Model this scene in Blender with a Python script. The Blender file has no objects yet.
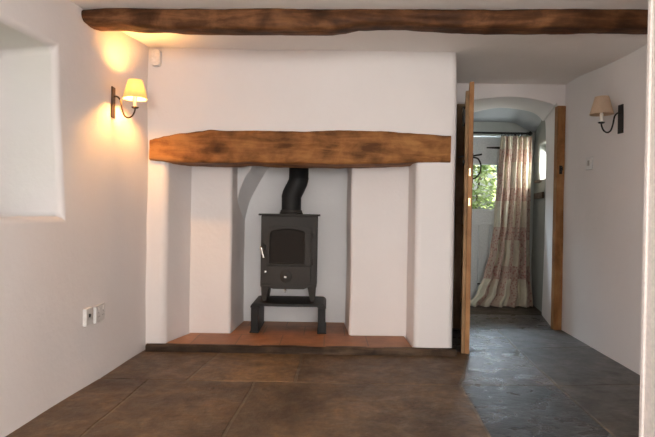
import bpy, bmesh, math, random
from mathutils import Vector, Matrix, noise

random.seed(4)
scene = bpy.context.scene
COL = scene.collection
PI = math.pi

# ------------------------------------------------------------------ helpers
def link(name, bm, mat, parent=None, smooth=True, bevel=0.0, seg=3, angle=40, loc=None, rot=None):
    bmesh.ops.remove_doubles(bm, verts=bm.verts, dist=1e-5)
    bmesh.ops.recalc_face_normals(bm, faces=bm.faces)
    me = bpy.data.meshes.new(name)
    bm.to_mesh(me); bm.free()
    mats = mat if isinstance(mat, (list, tuple)) else [mat]
    for m in mats: me.materials.append(m)
    o = bpy.data.objects.new(name, me); COL.objects.link(o)
    if parent: o.parent = parent
    if loc is not None: o.location = loc
    if rot is not None: o.rotation_euler = rot
    if smooth:
        for p in me.polygons: p.use_smooth = True
        if bevel == 0: me.set_sharp_from_angle(angle=math.radians(angle))
    if bevel > 0:
        b = o.modifiers.new('bevel', 'BEVEL'); b.width = bevel; b.segments = seg
        b.limit_method = 'ANGLE'; b.angle_limit = math.radians(angle); b.harden_normals = smooth
    return o

def empty(name, loc=(0, 0, 0), rotz=0):
    o = bpy.data.objects.new(name, None); COL.objects.link(o)
    o.location = loc; o.rotation_euler = (0, 0, rotz); o.empty_display_size = .1
    return o

def tag(o, label=None, cat=None, group=None, kind=None):
    if label: o['label'] = label
    if cat: o['category'] = cat
    if group: o['group'] = group
    if kind: o['kind'] = kind
    return o

def add_box(bm, x0, x1, y0, y1, z0, z1, M=None):
    vs = [bm.verts.new((x, y, z)) for x in (x0, x1) for y in (y0, y1) for z in (z0, z1)]
    for f in ((0, 1, 3, 2), (4, 6, 7, 5), (0, 4, 5, 1), (2, 3, 7, 6), (0, 2, 6, 4), (1, 5, 7, 3)):
        bm.faces.new([vs[i] for i in f])
    if M:
        for v in vs: v.co = M @ v.co
    return vs

def box(name, x0, x1, y0, y1, z0, z1, mat, parent=None, bevel=0.003, **k):
    bm = bmesh.new(); add_box(bm, x0, x1, y0, y1, z0, z1)
    return link(name, bm, mat, parent, bevel=bevel, **k)

def add_tube(bm, pts, r, n=12, cap=True):
    pts = [Vector(p) for p in pts]
    rs = r if isinstance(r, (list, tuple)) else [r] * len(pts)
    rings = []
    t0 = (pts[1] - pts[0]).normalized()
    up = Vector((0, 0, 1)) if abs(t0.z) < .9 else Vector((0, 1, 0))
    nrm = (up - t0 * up.dot(t0)).normalized()
    for i, p in enumerate(pts):
        if i == 0: t = pts[1] - p
        elif i == len(pts) - 1: t = p - pts[i - 1]
        else: t = (pts[i + 1] - p).normalized() + (p - pts[i - 1]).normalized()
        t.normalize()
        nrm = (nrm - t * nrm.dot(t)).normalized()
        b = t.cross(nrm)
        rings.append([bm.verts.new(p + (nrm * math.cos(a) + b * math.sin(a)) * rs[i])
                      for a in [2 * PI * k / n for k in range(n)]])
    for a, b in zip(rings, rings[1:]):
        for k in range(n): bm.faces.new((a[k], a[(k + 1) % n], b[(k + 1) % n], b[k]))
    if cap:
        bm.faces.new(rings[0][::-1]); bm.faces.new(rings[-1])

def add_lathe(bm, prof, n=24, M=None, cap0=True, cap1=True):
    """prof: list of (radius, z); revolved about z."""
    rings = []
    for r, z in prof:
        rings.append([bm.verts.new((r * math.cos(2 * PI * k / n), r * math.sin(2 * PI * k / n), z)) for k in range(n)])
    for a, b in zip(rings, rings[1:]):
        for k in range(n): bm.faces.new((a[k], a[(k + 1) % n], b[(k + 1) % n], b[k]))
    if cap0: bm.faces.new(rings[0][::-1])
    if cap1: bm.faces.new(rings[-1])
    if M:
        for r in rings:
            for v in r: v.co = M @ v.co

def add_prism(bm, poly, y0, y1):
    """polygon in XZ extruded along Y"""
    a = [bm.verts.new((x, y0, z)) for x, z in poly]
    b = [bm.verts.new((x, y1, z)) for x, z in poly]
    n = len(poly)
    bm.faces.new(a); bm.faces.new(b[::-1])
    for i in range(n): bm.faces.new((a[i], a[(i + 1) % n], b[(i + 1) % n], b[i]))

def catmull(pts, sub=6):
    pts = [Vector(p) for p in pts]; out = []
    for i in range(len(pts) - 1):
        p0 = pts[max(i - 1, 0)]; p1 = pts[i]; p2 = pts[i + 1]; p3 = pts[min(i + 2, len(pts) - 1)]
        for k in range(sub):
            t = k / sub
            out.append(.5 * ((2 * p1) + (p2 - p0) * t + (2 * p0 - 5 * p1 + 4 * p2 - p3) * t * t + (3 * p1 - p0 - 3 * p2 + p3) * t ** 3))
    out.append(pts[-1]); return out

def lerp_table(tab, x):
    if x <= tab[0][0]: return tab[0][1]
    for (a, va), (b, vb) in zip(tab, tab[1:]):
        if x <= b:
            t = (x - a) / (b - a); t = t * t * (3 - 2 * t)
            return va + (vb - va) * t
    return tab[-1][1]

def sstep(a, b, x):
    if a > b: return 1 - sstep(b, a, x)
    t = max(0, min(1, (x - a) / (b - a))); return t * t * (3 - 2 * t)

def fbm(v, f, seed=0):
    p = Vector(v) * f + Vector((seed, seed * .7, -seed))
    return noise.noise(p) + .5 * noise.noise(p * 2.1)

def lines(a, b, step, extra=()):
    n = max(1, round((b - a) / step))
    L = [a + (b - a) * i / n for i in range(n + 1)]
    for e in extra:
        L = [l for l in L if abs(l - e) > step * .45 or l in (a, b)]
        L.append(e)
    return sorted(set(L))

def grid_wall(bm, f, us, vs, hole=None, rev=None, outer=None):
    """wall skin from f(u, v); a rectangular hole gets reveal faces out to rev(u, v); outer(u, v, side) turns the rim back"""
    V = {}
    inh = lambda u, v: hole and hole[0] + 1e-6 < u < hole[1] - 1e-6 and hole[2] + 1e-6 < v < hole[3] - 1e-6
    for i, u in enumerate(us):
        for j, v in enumerate(vs):
            if not inh(u, v): V[i, j] = bm.verts.new(f(u, v))
    for i in range(len(us) - 1):
        for j in range(len(vs) - 1):
            cu, cv = (us[i] + us[i + 1]) / 2, (vs[j] + vs[j + 1]) / 2
            if inh(cu, cv): continue
            bm.faces.new((V[i, j], V[i + 1, j], V[i + 1, j + 1], V[i, j + 1]))
    if hole and rev:
        R = {}
        def rv(i, j):
            if (i, j) not in R: R[i, j] = bm.verts.new(rev(us[i], vs[j]))
            return R[i, j]
        i0 = min(range(len(us)), key=lambda k: abs(us[k] - hole[0])); i1 = min(range(len(us)), key=lambda k: abs(us[k] - hole[1]))
        j0 = min(range(len(vs)), key=lambda k: abs(vs[k] - hole[2])); j1 = min(range(len(vs)), key=lambda k: abs(vs[k] - hole[3]))
        for i in (i0, i1):
            for j in range(j0, j1):
                bm.faces.new((V[i, j], V[i, j + 1], rv(i, j + 1), rv(i, j)))
        for j in (j0, j1):
            if j == 0: continue                       # an opening that stands on the floor
            for i in range(i0, i1):
                bm.faces.new((V[i, j], V[i + 1, j], rv(i + 1, j), rv(i, j)))
    return V

# ------------------------------------------------------------------ materials
def new_mat(name):
    m = bpy.data.materials.new(name); m.use_nodes = True
    nt = m.node_tree; b = nt.nodes['Principled BSDF']
    return m, nt, b

def nd(nt, typ, **k):
    n = nt.nodes.new(typ)
    for a, v in k.items(): setattr(n, a, v)
    return n

def ramp(nt, stops):
    r = nd(nt, 'ShaderNodeValToRGB'); e = r.color_ramp.elements
    while len(e) < len(stops): e.new(.5)
    for el, (p, c) in zip(e, stops): el.position = p; el.color = (*c, 1)
    return r

def coords(nt, scale=(1, 1, 1), kind='Object'):
    t = nd(nt, 'ShaderNodeTexCoord'); m = nd(nt, 'ShaderNodeMapping'); m.inputs['Scale'].default_value = scale
    nt.links.new(t.outputs[kind], m.inputs['Vector']); return m.outputs['Vector']

def nse(nt, vec, scale, detail=4, rough=.55, dist=0):
    n = nd(nt, 'ShaderNodeTexNoise'); n.inputs['Scale'].default_value = scale; n.inputs['Detail'].default_value = detail
    n.inputs['Roughness'].default_value = rough; n.inputs['Distortion'].default_value = dist
    nt.links.new(vec, n.inputs['Vector']); return n.outputs['Fac']

def bump(nt, b, h, strength=.3, dist=.01):
    n = nd(nt, 'ShaderNodeBump'); n.inputs['Strength'].default_value = strength; n.inputs['Distance'].default_value = dist
    nt.links.new(h, n.inputs['Height']); nt.links.new(n.outputs['Normal'], b.inputs['Normal'])

def plain(name, c, rough=.5, metal=0.0, spec=None):
    m, nt, b = new_mat(name)
    b.inputs['Base Color'].default_value = (*c, 1); b.inputs['Roughness'].default_value = rough; b.inputs['Metallic'].default_value = metal
    if spec is not None: b.inputs['Specular IOR Level'].default_value = spec
    v = coords(nt); f = nse(nt, v, 60, 3)
    r = ramp(nt, [(.3, tuple(x * .9 for x in c)), (.7, tuple(min(1, x * 1.07) for x in c))])
    nt.links.new(f, r.inputs['Fac']); nt.links.new(r.outputs['Color'], b.inputs['Base Color'])
    bump(nt, b, f, .08, .002)
    return m

def plaster(name, c, amp=.35):
    m, nt, b = new_mat(name)
    v = coords(nt)
    f1 = nse(nt, v, 2.3, 5, .6); f2 = nse(nt, v, 34, 5, .6)
    r = ramp(nt, [(.3, tuple(x * .965 for x in c)), (.7, c)])
    nt.links.new(f1, r.inputs['Fac']); nt.links.new(r.outputs['Color'], b.inputs['Base Color'])
    b.inputs['Roughness'].default_value = .85; b.inputs['Specular IOR Level'].default_value = .25
    a = nd(nt, 'ShaderNodeMath', operation='MULTIPLY_ADD'); a.inputs[1].default_value = 6
    nt.links.new(f1, a.inputs[0]); nt.links.new(f2, a.inputs[2])
    bump(nt, b, a.outputs[0], amp, .004)
    return m

def wood(name, dark, mid, light, axis=0, rough=.6, scale=1.0, knots=True, bstr=.6, p=(.39, .5, .61)):
    m, nt, b = new_mat(name)
    sc = [9.0, 9.0, 9.0]; sc[axis] = 1.3
    v = coords(nt, tuple(s * scale for s in sc))
    f1 = nse(nt, v, 1.6, 7, .65, .8)
    v2 = coords(nt, (1, 1, 1)); f2 = nse(nt, v2, 5 * scale, 5, .6, .4)
    mix = nd(nt, 'ShaderNodeMath', operation='ADD')
    h1 = nd(nt, 'ShaderNodeMath', operation='MULTIPLY'); h1.inputs[1].default_value = .5
    h2 = nd(nt, 'ShaderNodeMath', operation='MULTIPLY'); h2.inputs[1].default_value = .5
    nt.links.new(f1, h1.inputs[0]); nt.links.new(f2, h2.inputs[0]); nt.links.new(h1.outputs[0], mix.inputs[0]); nt.links.new(h2.outputs[0], mix.inputs[1])
    r = ramp(nt, [(p[0], dark), (p[1], mid), (p[2], light)])
    nt.links.new(mix.outputs[0], r.inputs['Fac'])
    out = r.outputs['Color']
    if knots:
        vo = nd(nt, 'ShaderNodeTexVoronoi'); vo.inputs['Scale'].default_value = 5.5 * scale
        mp = coords(nt, (.7, .9, 1.2)); nt.links.new(mp, vo.inputs['Vector'])
        kr = ramp(nt, [(.08, (0.25, .22, .20)), (.30, (1, 1, 1))])
        nt.links.new(vo.outputs['Distance'], kr.inputs['Fac'])
        mm = nd(nt, 'ShaderNodeMix', data_type='RGBA', blend_type='MULTIPLY'); mm.inputs['Factor'].default_value = .7
        nt.links.new(out, mm.inputs[6]); nt.links.new(kr.outputs['Color'], mm.inputs[7]); out = mm.outputs[2]
    nt.links.new(out, b.inputs['Base Color'])
    b.inputs['Roughness'].default_value = rough; b.inputs['Specular IOR Level'].default_value = .15
    bump(nt, b, mix.outputs[0], bstr, .012)
    return m

M = {}
M['wall'] = plaster('white_limewash', (.80, .755, .735))
M['recess'] = plaster('cool_white_limewash', (.77, .765, .765))
M['ceiling'] = plaster('ceiling_white', (.85, .81, .78), .5)
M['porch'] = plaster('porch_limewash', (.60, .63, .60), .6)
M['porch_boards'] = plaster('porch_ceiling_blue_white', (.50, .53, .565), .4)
M['porch_stone'] = plaster('porch_rough_stone', (.30, .30, .275), 1.0)
M['lintel'] = wood('oak_lintel', (.10, .038, .011), (.245, .101, .030), (.38, .172, .056), bstr=1.0)
M['beam'] = wood('dark_beam_oak', (.032, .013, .006), (.090, .036, .014), (.20, .088, .036), bstr=1.0)
M['pine'] = wood('waxed_pine', (.20, .09, .032), (.30, .142, .055), (.38, .20, .085), axis=2, rough=.45, knots=False, bstr=.2)
M['pine_dark'] = wood('aged_door_oak', (.12, .07, .035), (.23, .135, .065), (.32, .19, .095), axis=2, rough=.55, knots=False, bstr=.3)
M['jamb_oak'] = wood('lightened_jamb_oak', (.22, .15, .09), (.34, .24, .15), (.42, .31, .20), axis=2, rough=.6, knots=False, bstr=.3)  # left post lightened to make up for the shade behind the door
M['kerb'] = wood('worn_kerb', (.020, .013, .009), (.05, .031, .020), (.11, .072, .045), bstr=.6)
M['cast'] = plain('black_cast_iron', (.030, .0255, .021), .6, .0, .35)
M['cast_dark'] = plain('black_stove_enamel', (.010, .010, .010), .6, .0, .3)
M['stand'] = plain('blackened_steel', (.011, .0105, .010), .5, .0, .25)
M['iron'] = plain('wrought_iron', (.018, .016, .015), .5, .4)
M['bronze'] = plain('bronzed_iron', (.07, .040, .020), .45, .6)
M['chrome'] = plain('bright_steel', (.75, .73, .70), .22, 1.0)
M['brass'] = plain('brass', (.78, .60, .28), .3, 1.0)
M['white_plastic'] = plain('white_plastic', (.72, .70, .68), .4)
M['grey_plastic'] = plain('aged_plastic', (.42, .38, .35), .4)
M['hole'] = plain('dark_socket_hole', (.02, .02, .02), .6)
M['paint'] = plain('white_gloss_paint', (.80, .815, .81), .35)
M['trim'] = plain('cream_gloss_paint', (.78, .70, .65), .4)
M['candle'] = plain('ivory_candle_tube', (.80, .76, .68), .5)

def glass_mat(name, tint=(.95, .97, .97)):
    m = bpy.data.materials.new(name); m.use_nodes = True; nt = m.node_tree; nt.nodes.clear()
    o = nd(nt, 'ShaderNodeOutputMaterial'); t = nd(nt, 'ShaderNodeBsdfTransparent'); t.inputs[0].default_value = (*tint, 1)
    g = nd(nt, 'ShaderNodeBsdfGlossy'); g.inputs['Roughness'].default_value = .03
    fr = nd(nt, 'ShaderNodeFresnel'); fr.inputs[0].default_value = 1.45
    mx = nd(nt, 'ShaderNodeMixShader'); nt.links.new(fr.outputs[0], mx.inputs[0]); nt.links.new(t.outputs[0], mx.inputs[1]); nt.links.new(g.outputs[0], mx.inputs[2])
    nt.links.new(mx.outputs[0], o.inputs[0]); return m
M['glass'] = glass_mat('window_glass')
M['stove_glass'] = plain('sooty_stove_glass', (.018, .014, .011), .5, 0, .08)

def shade_mat(name, c, trans):
    m = bpy.data.materials.new(name); m.use_nodes = True; nt = m.node_tree; nt.nodes.clear()
    o = nd(nt, 'ShaderNodeOutputMaterial'); d = nd(nt, 'ShaderNodeBsdfDiffuse'); t = nd(nt, 'ShaderNodeBsdfTranslucent')
    v = coords(nt); f = nse(nt, v, 90, 2); r = ramp(nt, [(.3, tuple(x * .93 for x in c)), (.7, c)]); nt.links.new(f, r.inputs['Fac'])
    nt.links.new(r.outputs[0], d.inputs[0]); nt.links.new(r.outputs[0], t.inputs[0])
    mx = nd(nt, 'ShaderNodeMixShader'); mx.inputs[0].default_value = trans
    nt.links.new(d.outputs[0], mx.inputs[1]); nt.links.new(t.outputs[0], mx.inputs[2]); nt.links.new(mx.outputs[0], o.inputs[0]); return m
M['shade_cream'] = shade_mat('cream_card_shade', (.95, .87, .66), .75)
M['shade_buff'] = shade_mat('buff_card_shade', (.66, .49, .35), .25)

def bulb_mat(on):
    m, nt, b = new_mat('lit_bulb_glass' if on else 'opal_bulb_glass')
    b.inputs['Base Color'].default_value = (.9, .88, .82, 1); b.inputs['Roughness'].default_value = .3
    if on:
        b.inputs['Emission Color'].default_value = (1, .46, .11, 1); b.inputs['Emission Strength'].default_value = 1000
    return m

# floor stone: slab tint is a colour attribute of the slabs themselves
def stone_mat():
    m, nt, b = new_mat('worn_flagstone')
    at = nd(nt, 'ShaderNodeAttribute', attribute_name='tint')
    v = coords(nt)
    f1 = nse(nt, v, 3.2, 7, .65, .5); f2 = nse(nt, v, 26, 6, .7); f3 = nse(nt, v, 8, 4, .6, .3)
    r = ramp(nt, [(.30, (.42, .38, .34)), (.5, (.95, .95, .95)), (.70, (1.75, 1.72, 1.65))])
    nt.links.new(f1, r.inputs['Fac'])
    r2 = ramp(nt, [(.32, (.5, .5, .5)), (.5, (.95, .95, .95)), (.68, (1.5, 1.5, 1.5))]); nt.links.new(f2, r2.inputs['Fac'])
    m1 = nd(nt, 'ShaderNodeMix', data_type='RGBA', blend_type='MULTIPLY'); m1.inputs['Factor'].default_value = 1
    m2 = nd(nt, 'ShaderNodeMix', data_type='RGBA', blend_type='MULTIPLY'); m2.inputs['Factor'].default_value = .8
    nt.links.new(at.outputs['Color'], m1.inputs[6]); nt.links.new(r.outputs[0], m1.inputs[7])
    nt.links.new(m1.outputs[2], m2.inputs[6]); nt.links.new(r2.outputs[0], m2.inputs[7])
    nt.links.new(m2.outputs[2], b.inputs['Base Color'])
    rr = nd(nt, 'ShaderNodeMapRange'); rr.inputs[1].default_value = .3; rr.inputs[2].default_value = .7
    rr.inputs[3].default_value = .18; rr.inputs[4].default_value = .42
    nt.links.new(f3, rr.inputs[0])
    gl = nd(nt, 'ShaderNodeMath', operation='MULTIPLY_ADD'); gl.inputs[1].default_value = -.22; gl.inputs[2].default_value = .22   # footfall has polished the dark slabs by the door
    nt.links.new(at.outputs['Alpha'], gl.inputs[0])
    ad = nd(nt, 'ShaderNodeMath', operation='ADD'); nt.links.new(gl.outputs[0], ad.inputs[0]); nt.links.new(rr.outputs[0], ad.inputs[1])
    nt.links.new(ad.outputs[0], b.inputs['Roughness']); b.inputs['Specular IOR Level'].default_value = .6
    a = nd(nt, 'ShaderNodeMath', operation='MULTIPLY_ADD'); a.inputs[1].default_value = 1.3
    nt.links.new(f3, a.inputs[0]); nt.links.new(f2, a.inputs[2])
    bump(nt, b, a.outputs[0], .8, .008)
    return m
M['stone'] = stone_mat()

def tile_mat():
    m, nt, b = new_mat('terracotta_tile')
    v = coords(nt)
    br = nd(nt, 'ShaderNodeTexBrick'); br.offset = .5
    br.inputs['Scale'].default_value = 1; br.inputs['Brick Width'].default_value = .30; br.inputs['Row Height'].default_value = .30
    br.inputs['Mortar Size'].default_value = .005; br.inputs['Mortar Smooth'].default_value = .3
    br.inputs['Color1'].default_value = (.34, .135, .055, 1); br.inputs['Color2'].default_value = (.40, .175, .075, 1); br.inputs['Mortar'].default_value = (.20, .10, .05, 1)
    nt.links.new(v, br.inputs['Vector'])
    f = nse(nt, v, 9, 5); r = ramp(nt, [(.3, (.7, .68, .66)), (.7, (1.15, 1.15, 1.15))]); nt.links.new(f, r.inputs[0])
    mx = nd(nt, 'ShaderNodeMix', data_type='RGBA', blend_type='MULTIPLY'); mx.inputs['Factor'].default_value = 1
    nt.links.new(br.outputs['Color'], mx.inputs[6]); nt.links.new(r.outputs[0], mx.inputs[7]); nt.links.new(mx.outputs[2], b.inputs['Base Color'])
    b.inputs['Roughness'].default_value = .5
    bump(nt, b, f, .2, .004); return m
M['tile'] = tile_mat()

def curtain_mat():
    m, nt, b = new_mat('patchwork_floral_cotton')
    v = coords(nt, (1, 1, 1), 'UV')
    br = nd(nt, 'ShaderNodeTexBrick'); br.offset = .0; br.squash = 1
    sp = nd(nt, 'ShaderNodeSeparateXYZ'); nt.links.new(v, sp.inputs[0])
    def mth(op, a, bb=None):
        n = nd(nt, 'ShaderNodeMath', operation=op)
        for i, q in enumerate((a, bb)):
            if q is None: continue
            if isinstance(q, (int, float)): n.inputs[i].default_value = q
            else: nt.links.new(q, n.inputs[i])
        return n.outputs[0]
    cu = mth('FLOOR', mth('MULTIPLY', sp.outputs[0], 8)); cv = mth('FLOOR', mth('ADD', mth('MULTIPLY', sp.outputs[1], 6.5), mth('MULTIPLY', cu, .5)))
    chk = mth('MODULO', mth('ADD', cu, cv), 3)
    isred = mth('GREATER_THAN', chk, .5)
    mv = coords(nt, (44, 70, 1), 'UV')
    vo = nd(nt, 'ShaderNodeTexVoronoi'); vo.inputs['Scale'].default_value = 1; nt.links.new(mv, vo.inputs['Vector'])
    mot = nd(nt, 'ShaderNodeMapRange'); mot.inputs[1].default_value = .32; mot.inputs[2].default_value = .45; mot.inputs[3].default_value = 1; mot.inputs[4].default_value = 0.5
    nt.links.new(vo.outputs['Distance'], mot.inputs[0])
    fac = mth('MULTIPLY', mot.outputs[0], isred)
    fl = nse(nt, coords(nt, (12, 16, 1), 'UV'), 1, 4)
    cr = ramp(nt, [(.35, (.62, .57, .46)), (.65, (.74, .70, .56))]); nt.links.new(fl, cr.inputs[0])
    rd = ramp(nt, [(.35, (.40, .20, .17)), (.65, (.50, .31, .26))]); nt.links.new(fl, rd.inputs[0])
    mx = nd(nt, 'ShaderNodeMix', data_type='RGBA'); nt.links.new(fac, mx.inputs['Factor']); nt.links.new(cr.outputs[0], mx.inputs[6]); nt.links.new(rd.outputs[0], mx.inputs[7])
    nt.links.new(mx.outputs[2], b.inputs['Base Color']); b.inputs['Roughness'].default_value = .9
    return m
M['curtain'] = curtain_mat()

def leaf_mat():
    m, nt, b = new_mat('garden_leaf')
    oi = nd(nt, 'ShaderNodeTexCoord'); f = nse(nt, coords(nt), 6, 4)
    r = ramp(nt, [(.3, (.10, .15, .03)), (.5, (.36, .44, .15)), (.68, (.75, .76, .42))]); nt.links.new(f, r.inputs[0]); nt.links.new(r.outputs[0], b.inputs['Base Color'])
    b.inputs['Roughness'].default_value = .6; return m
M['leaf'] = leaf_mat()
M['stem'] = wood('hedge_bark', (.05, .035, .02), (.11, .08, .05), (.18, .13, .09), axis=2)
def grass_mat():
    m, nt, b = new_mat('garden_grass'); f = nse(nt, coords(nt), 14, 6)
    r = ramp(nt, [(.3, (.07, .12, .03)), (.7, (.18, .26, .08))]); nt.links.new(f, r.inputs[0]); nt.links.new(r.outputs[0], b.inputs['Base Color']); b.inputs['Roughness'].default_value = .9
    bump(nt, b, f, .8, .02); return m
M['grass'] = grass_mat()

# ------------------------------------------------------------------ camera
cam = bpy.data.cameras.new('camera'); cam_o = bpy.data.objects.new('camera', cam); COL.objects.link(cam_o)
cam.sensor_fit = 'HORIZONTAL'; cam.sensor_width = 36; cam.lens = 529 / 655 * 36
r_, p_ = math.radians(.9), math.radians(.6)
cam_o.location = (0, 0, .94)
cam_o.rotation_euler = (Matrix.Rotation(PI / 2 - p_, 3, 'X') @ Matrix.Rotation(r_, 3, 'Z')).to_euler()
cam.clip_start = .02
scene.camera = cam_o

# ------------------------------------------------------------------ room shell
H = 2.03                                            # ceiling height at the fireplace
def left_x(y, z):
    t = 3.55 - y                                      # the wall leans back as it nears the niche
    lean = lerp_table([(-.2, -.01), (0, 0), (.38, .064), (.68, .088), (.95, .092), (1.6, .115), (5.3, .27)], t)
    return -1.215 - t * .0695 - lean * max(0, z) / 2
def right_x(y, z=0): return 1.950 - .058 * (4.385 - y) - .014 * z * sstep(4.3, 3.4, y)
def ceil_z(x, y):
    d = .075 * sstep(1.0, 1.85, x) * sstep(2.75, 3.1, y) * (1 - sstep(3.2, 4.3, y))
    return H - d + .006 * fbm((x, y, 0), 1.3, 2)

# floor -------------------------------------------------------------
BR, BR2, SL, SL2 = (.112, .066, .032), (.12, .072, .036), (.034, .033, .033), (.085, .070, .055)
PALE_BOUNCE = (.40, .385, .37)  # unseen rear slabs, made pale to bounce light onto the ceiling
WEAR, WEAR2, WEAR3, WEAR4, WEAR5 = (.098, .087, .077), (.078, .063, .050), (.088, .083, .080), (.080, .070, .060), (.082, .078, .075)
GLOSS = {SL: 1, WEAR: 1, WEAR2: .2, WEAR3: 1, WEAR4: .35, WEAR5: .9, SL2: .2}
slabs = [
 ([(-1.7, 2.94), (-.772, 2.925), (-.69, 3.62), (-1.7, 3.62)], BR),
 ([(-.772, 2.925), (-.163, 2.92), (-.159, 3.62), (-.69, 3.62)], (.165, .098, .045)),
 ([(-.163, 2.92), (.745, 2.914), (.80, 3.05), (.985, 3.62), (-.159, 3.62)], (.115, .070, .036)),
 ([(-1.7, 1.2), (-1.05, 1.2), (-.972, 2.925), (-1.7, 2.94)], BR),
 ([(-1.05, 1.2), (-.47, 1.2), (-.422, 2.208), (-.39, 2.922), (-.972, 2.925)], (.100, .059, .029)),
 ([(-.47, 1.2), (.66, 1.2), (.706, 2.277), (.745, 2.914), (-.39, 2.922), (-.422, 2.208)], (.108, .066, .034)),
 ([(.66, 1.2), (1.2, 1.2), (1.286, 2.934), (.745, 2.914), (.706, 2.277)], SL),
 ([(1.2, 1.2), (2.2, 1.2), (2.2, 3.02), (1.286, 2.934)], SL2),
 ([(.745, 2.914), (1.286, 2.934), (1.36, 3.75), (1.03, 3.66), (.985, 3.62), (.80, 3.05)], WEAR),
 ([(1.286, 2.934), (2.2, 3.02), (2.2, 3.86), (1.36, 3.75)], WEAR2),
 ([(.8, 3.62), (.985, 3.62), (1.03, 3.66), (1.36, 3.75), (1.42, 4.40), (.8, 4.40)], WEAR3),
 ([(1.36, 3.75), (2.2, 3.86), (2.2, 4.40), (1.42, 4.40)], WEAR4),
 ([(.8, 4.40), (2.3, 4.40), (2.3, 5.03), (.8, 5.03)], WEAR5),
 ([(.8, 5.03), (2.5, 5.03), (2.5, 5.86), (.8, 5.86)], (.070, .048, .033)),
 ([(-2.2, -3.7), (-.6, -3.7), (-.47, 1.2), (-2.2, 1.2)], PALE_BOUNCE),
 ([(-.6, -3.7), (.7, -3.7), (.66, 1.2), (-.47, 1.2)], PALE_BOUNCE),
 ([(.7, -3.7), (2.2, -3.7), (2.2, 1.2), (.66, 1.2)], PALE_BOUNCE),
 ([(-1.7, 3.62), (.8, 3.62), (.8, 4.6), (-1.7, 4.6)], BR2),
]
def inset(poly, d):
    n = len(poly); out = []
    area = sum(poly[i][0] * poly[(i + 1) % n][1] - poly[(i + 1) % n][0] * poly[i][1] for i in range(n))
    s = 1 if area > 0 else -1
    for i in range(n):
        p0, p1, p2 = Vector(poly[i - 1]), Vector(poly[i]), Vector(poly[(i + 1) % n])
        e1, e2 = (p1 - p0).normalized(), (p2 - p1).normalized()
        n1, n2 = Vector((-e1.y, e1.x)) * s, Vector((-e2.y, e2.x)) * s
        b = (n1 + n2); b = b / max(.3, b.dot(n1))
        out.append(p1 + b * d)
    return out
bm = bmesh.new(); tint = bm.loops.layers.float_color.new('tint')
def face_t(vs, c):
    f = bm.faces.new(vs)
    g = GLOSS.get(c, 0)
    for l in f.loops: l[tint] = (*c, g)
rs = random.Random(7)
for poly, c in slabs:
    w = [.0055 + rs.random() * .003 for _ in range(1)][0]
    # wander the edges a little so that the joints are worn, not ruled
    pts = []
    n = len(poly)
    for i in range(n):
        a, b_ = Vector(poly[i]), Vector(poly[(i + 1) % n]); k = max(1, int((b_ - a).length / .12))
        for q in range(k):
            p = a.lerp(b_, q / k)
            j = noise.noise((p.x * 4, p.y * 4, 1.3)) * .012
            j2 = noise.noise((p.x * 4, p.y * 4, 9.3)) * .012
            pts.append((p.x + j, p.y + j2))
    top = inset(pts, w + .003); mid = inset(pts, w)
    zt = .0005 * rs.random()
    a = [bm.verts.new((p.x, p.y, zt)) for p in top]; b2 = [bm.verts.new((p.x, p.y, zt - .003)) for p in mid]; c2 = [bm.verts.new((p.x, p.y, -.03)) for p in mid]
    face_t(a, c)
    for i in range(len(a)):
        j = (i + 1) % len(a)
        face_t((a[i], b2[i], b2[j], a[j]), c); face_t((b2[i], c2[i], c2[j], b2[j]), c)
face_t([bm.verts.new(v) for v in ((-2.2, -3.7, -.003), (2.5, -3.7, -.003), (2.5, 5.86, -.003), (-2.2, 5.86, -.003))], (.145, .112, .075))
tag(link('floor', bm, M['stone'], smooth=False), kind='structure')

# ceiling -------------------------------------------------------------
bm = bmesh.new()
xs = lines(-2.2, 2.3, .1); ys = lines(-3.75, 5.0, .1)
grid_wall(bm, lambda x, y: Vector((x, y, ceil_z(x, y))), xs, ys)
o = link('ceiling', bm, M['ceiling']); tag(o, kind='structure')
so = o.modifiers.new('slab', 'SOLIDIFY'); so.thickness = .15; so.offset = -1 if o.data.polygons[0].normal.z < 0 else 1

bm = bmesh.new(); add_box(bm, -2.6, 2.6, -3.86, 5.90, 2.22, 5.2)  # unseen block, added to keep the low sun off the hedge
tag(link('wall_sun_block', bm, M['porch'], smooth=False), kind='structure')

# left wall with its deep window niche
bm = bmesh.new()
NY0, NY1, NZ0, NZ1 = 1.40, 2.625, .905, 1.738
us = lines(-3.7, 3.75, .09, (NY0, NY1)); vs = lines(-.02, 2.12, .09, (NZ0, NZ1))
def f_left(y, z): return Vector((left_x(y, z) + .010 * fbm((0, y, z), 1.7, 5), y, z))
def r_left(y, z):
    yy = NY1 + .095 if y > 2 else NY0 - .09
    if NY0 + 1e-4 < y < NY1 - 1e-4: yy = NY0 - .09 + (y - NY0) / (NY1 - NY0) * (NY1 - NY0 + .185)
    return Vector((-1.70, yy, z - .02 if z < 1 else z))
SY, SZ0, SZ1 = -.9, .85, 1.75
grid_wall(bm, f_left, [u for u in us if u >= .1], vs, (NY0, NY1, NZ0, NZ1), r_left)
us2 = lines(-3.7, [u for u in us if u >= .1][0], .09, (SY - .5, SY + .5)); vs2 = lines(-.02, 2.12, .09, (SZ0, SZ1))
grid_wall(bm, f_left, us2, vs2, (SY - .5, SY + .5, SZ0, SZ1), lambda y, z: Vector((left_x(SY, SZ0) - .30, y, z)))
tag(link('wall_left', bm, M['wall'], bevel=.035, seg=5), kind='structure')

# right wall
bm = bmesh.new()
us = lines(-3.7, 4.42, .1); vs = lines(-.02, 2.12, .1)
grid_wall(bm, lambda y, z: Vector((right_x(y, z) + .008 * fbm((1, y, z), 1.5, 8), y, z)), us, vs)
tag(link('wall_right', bm, M['wall']), kind='structure')

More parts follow.
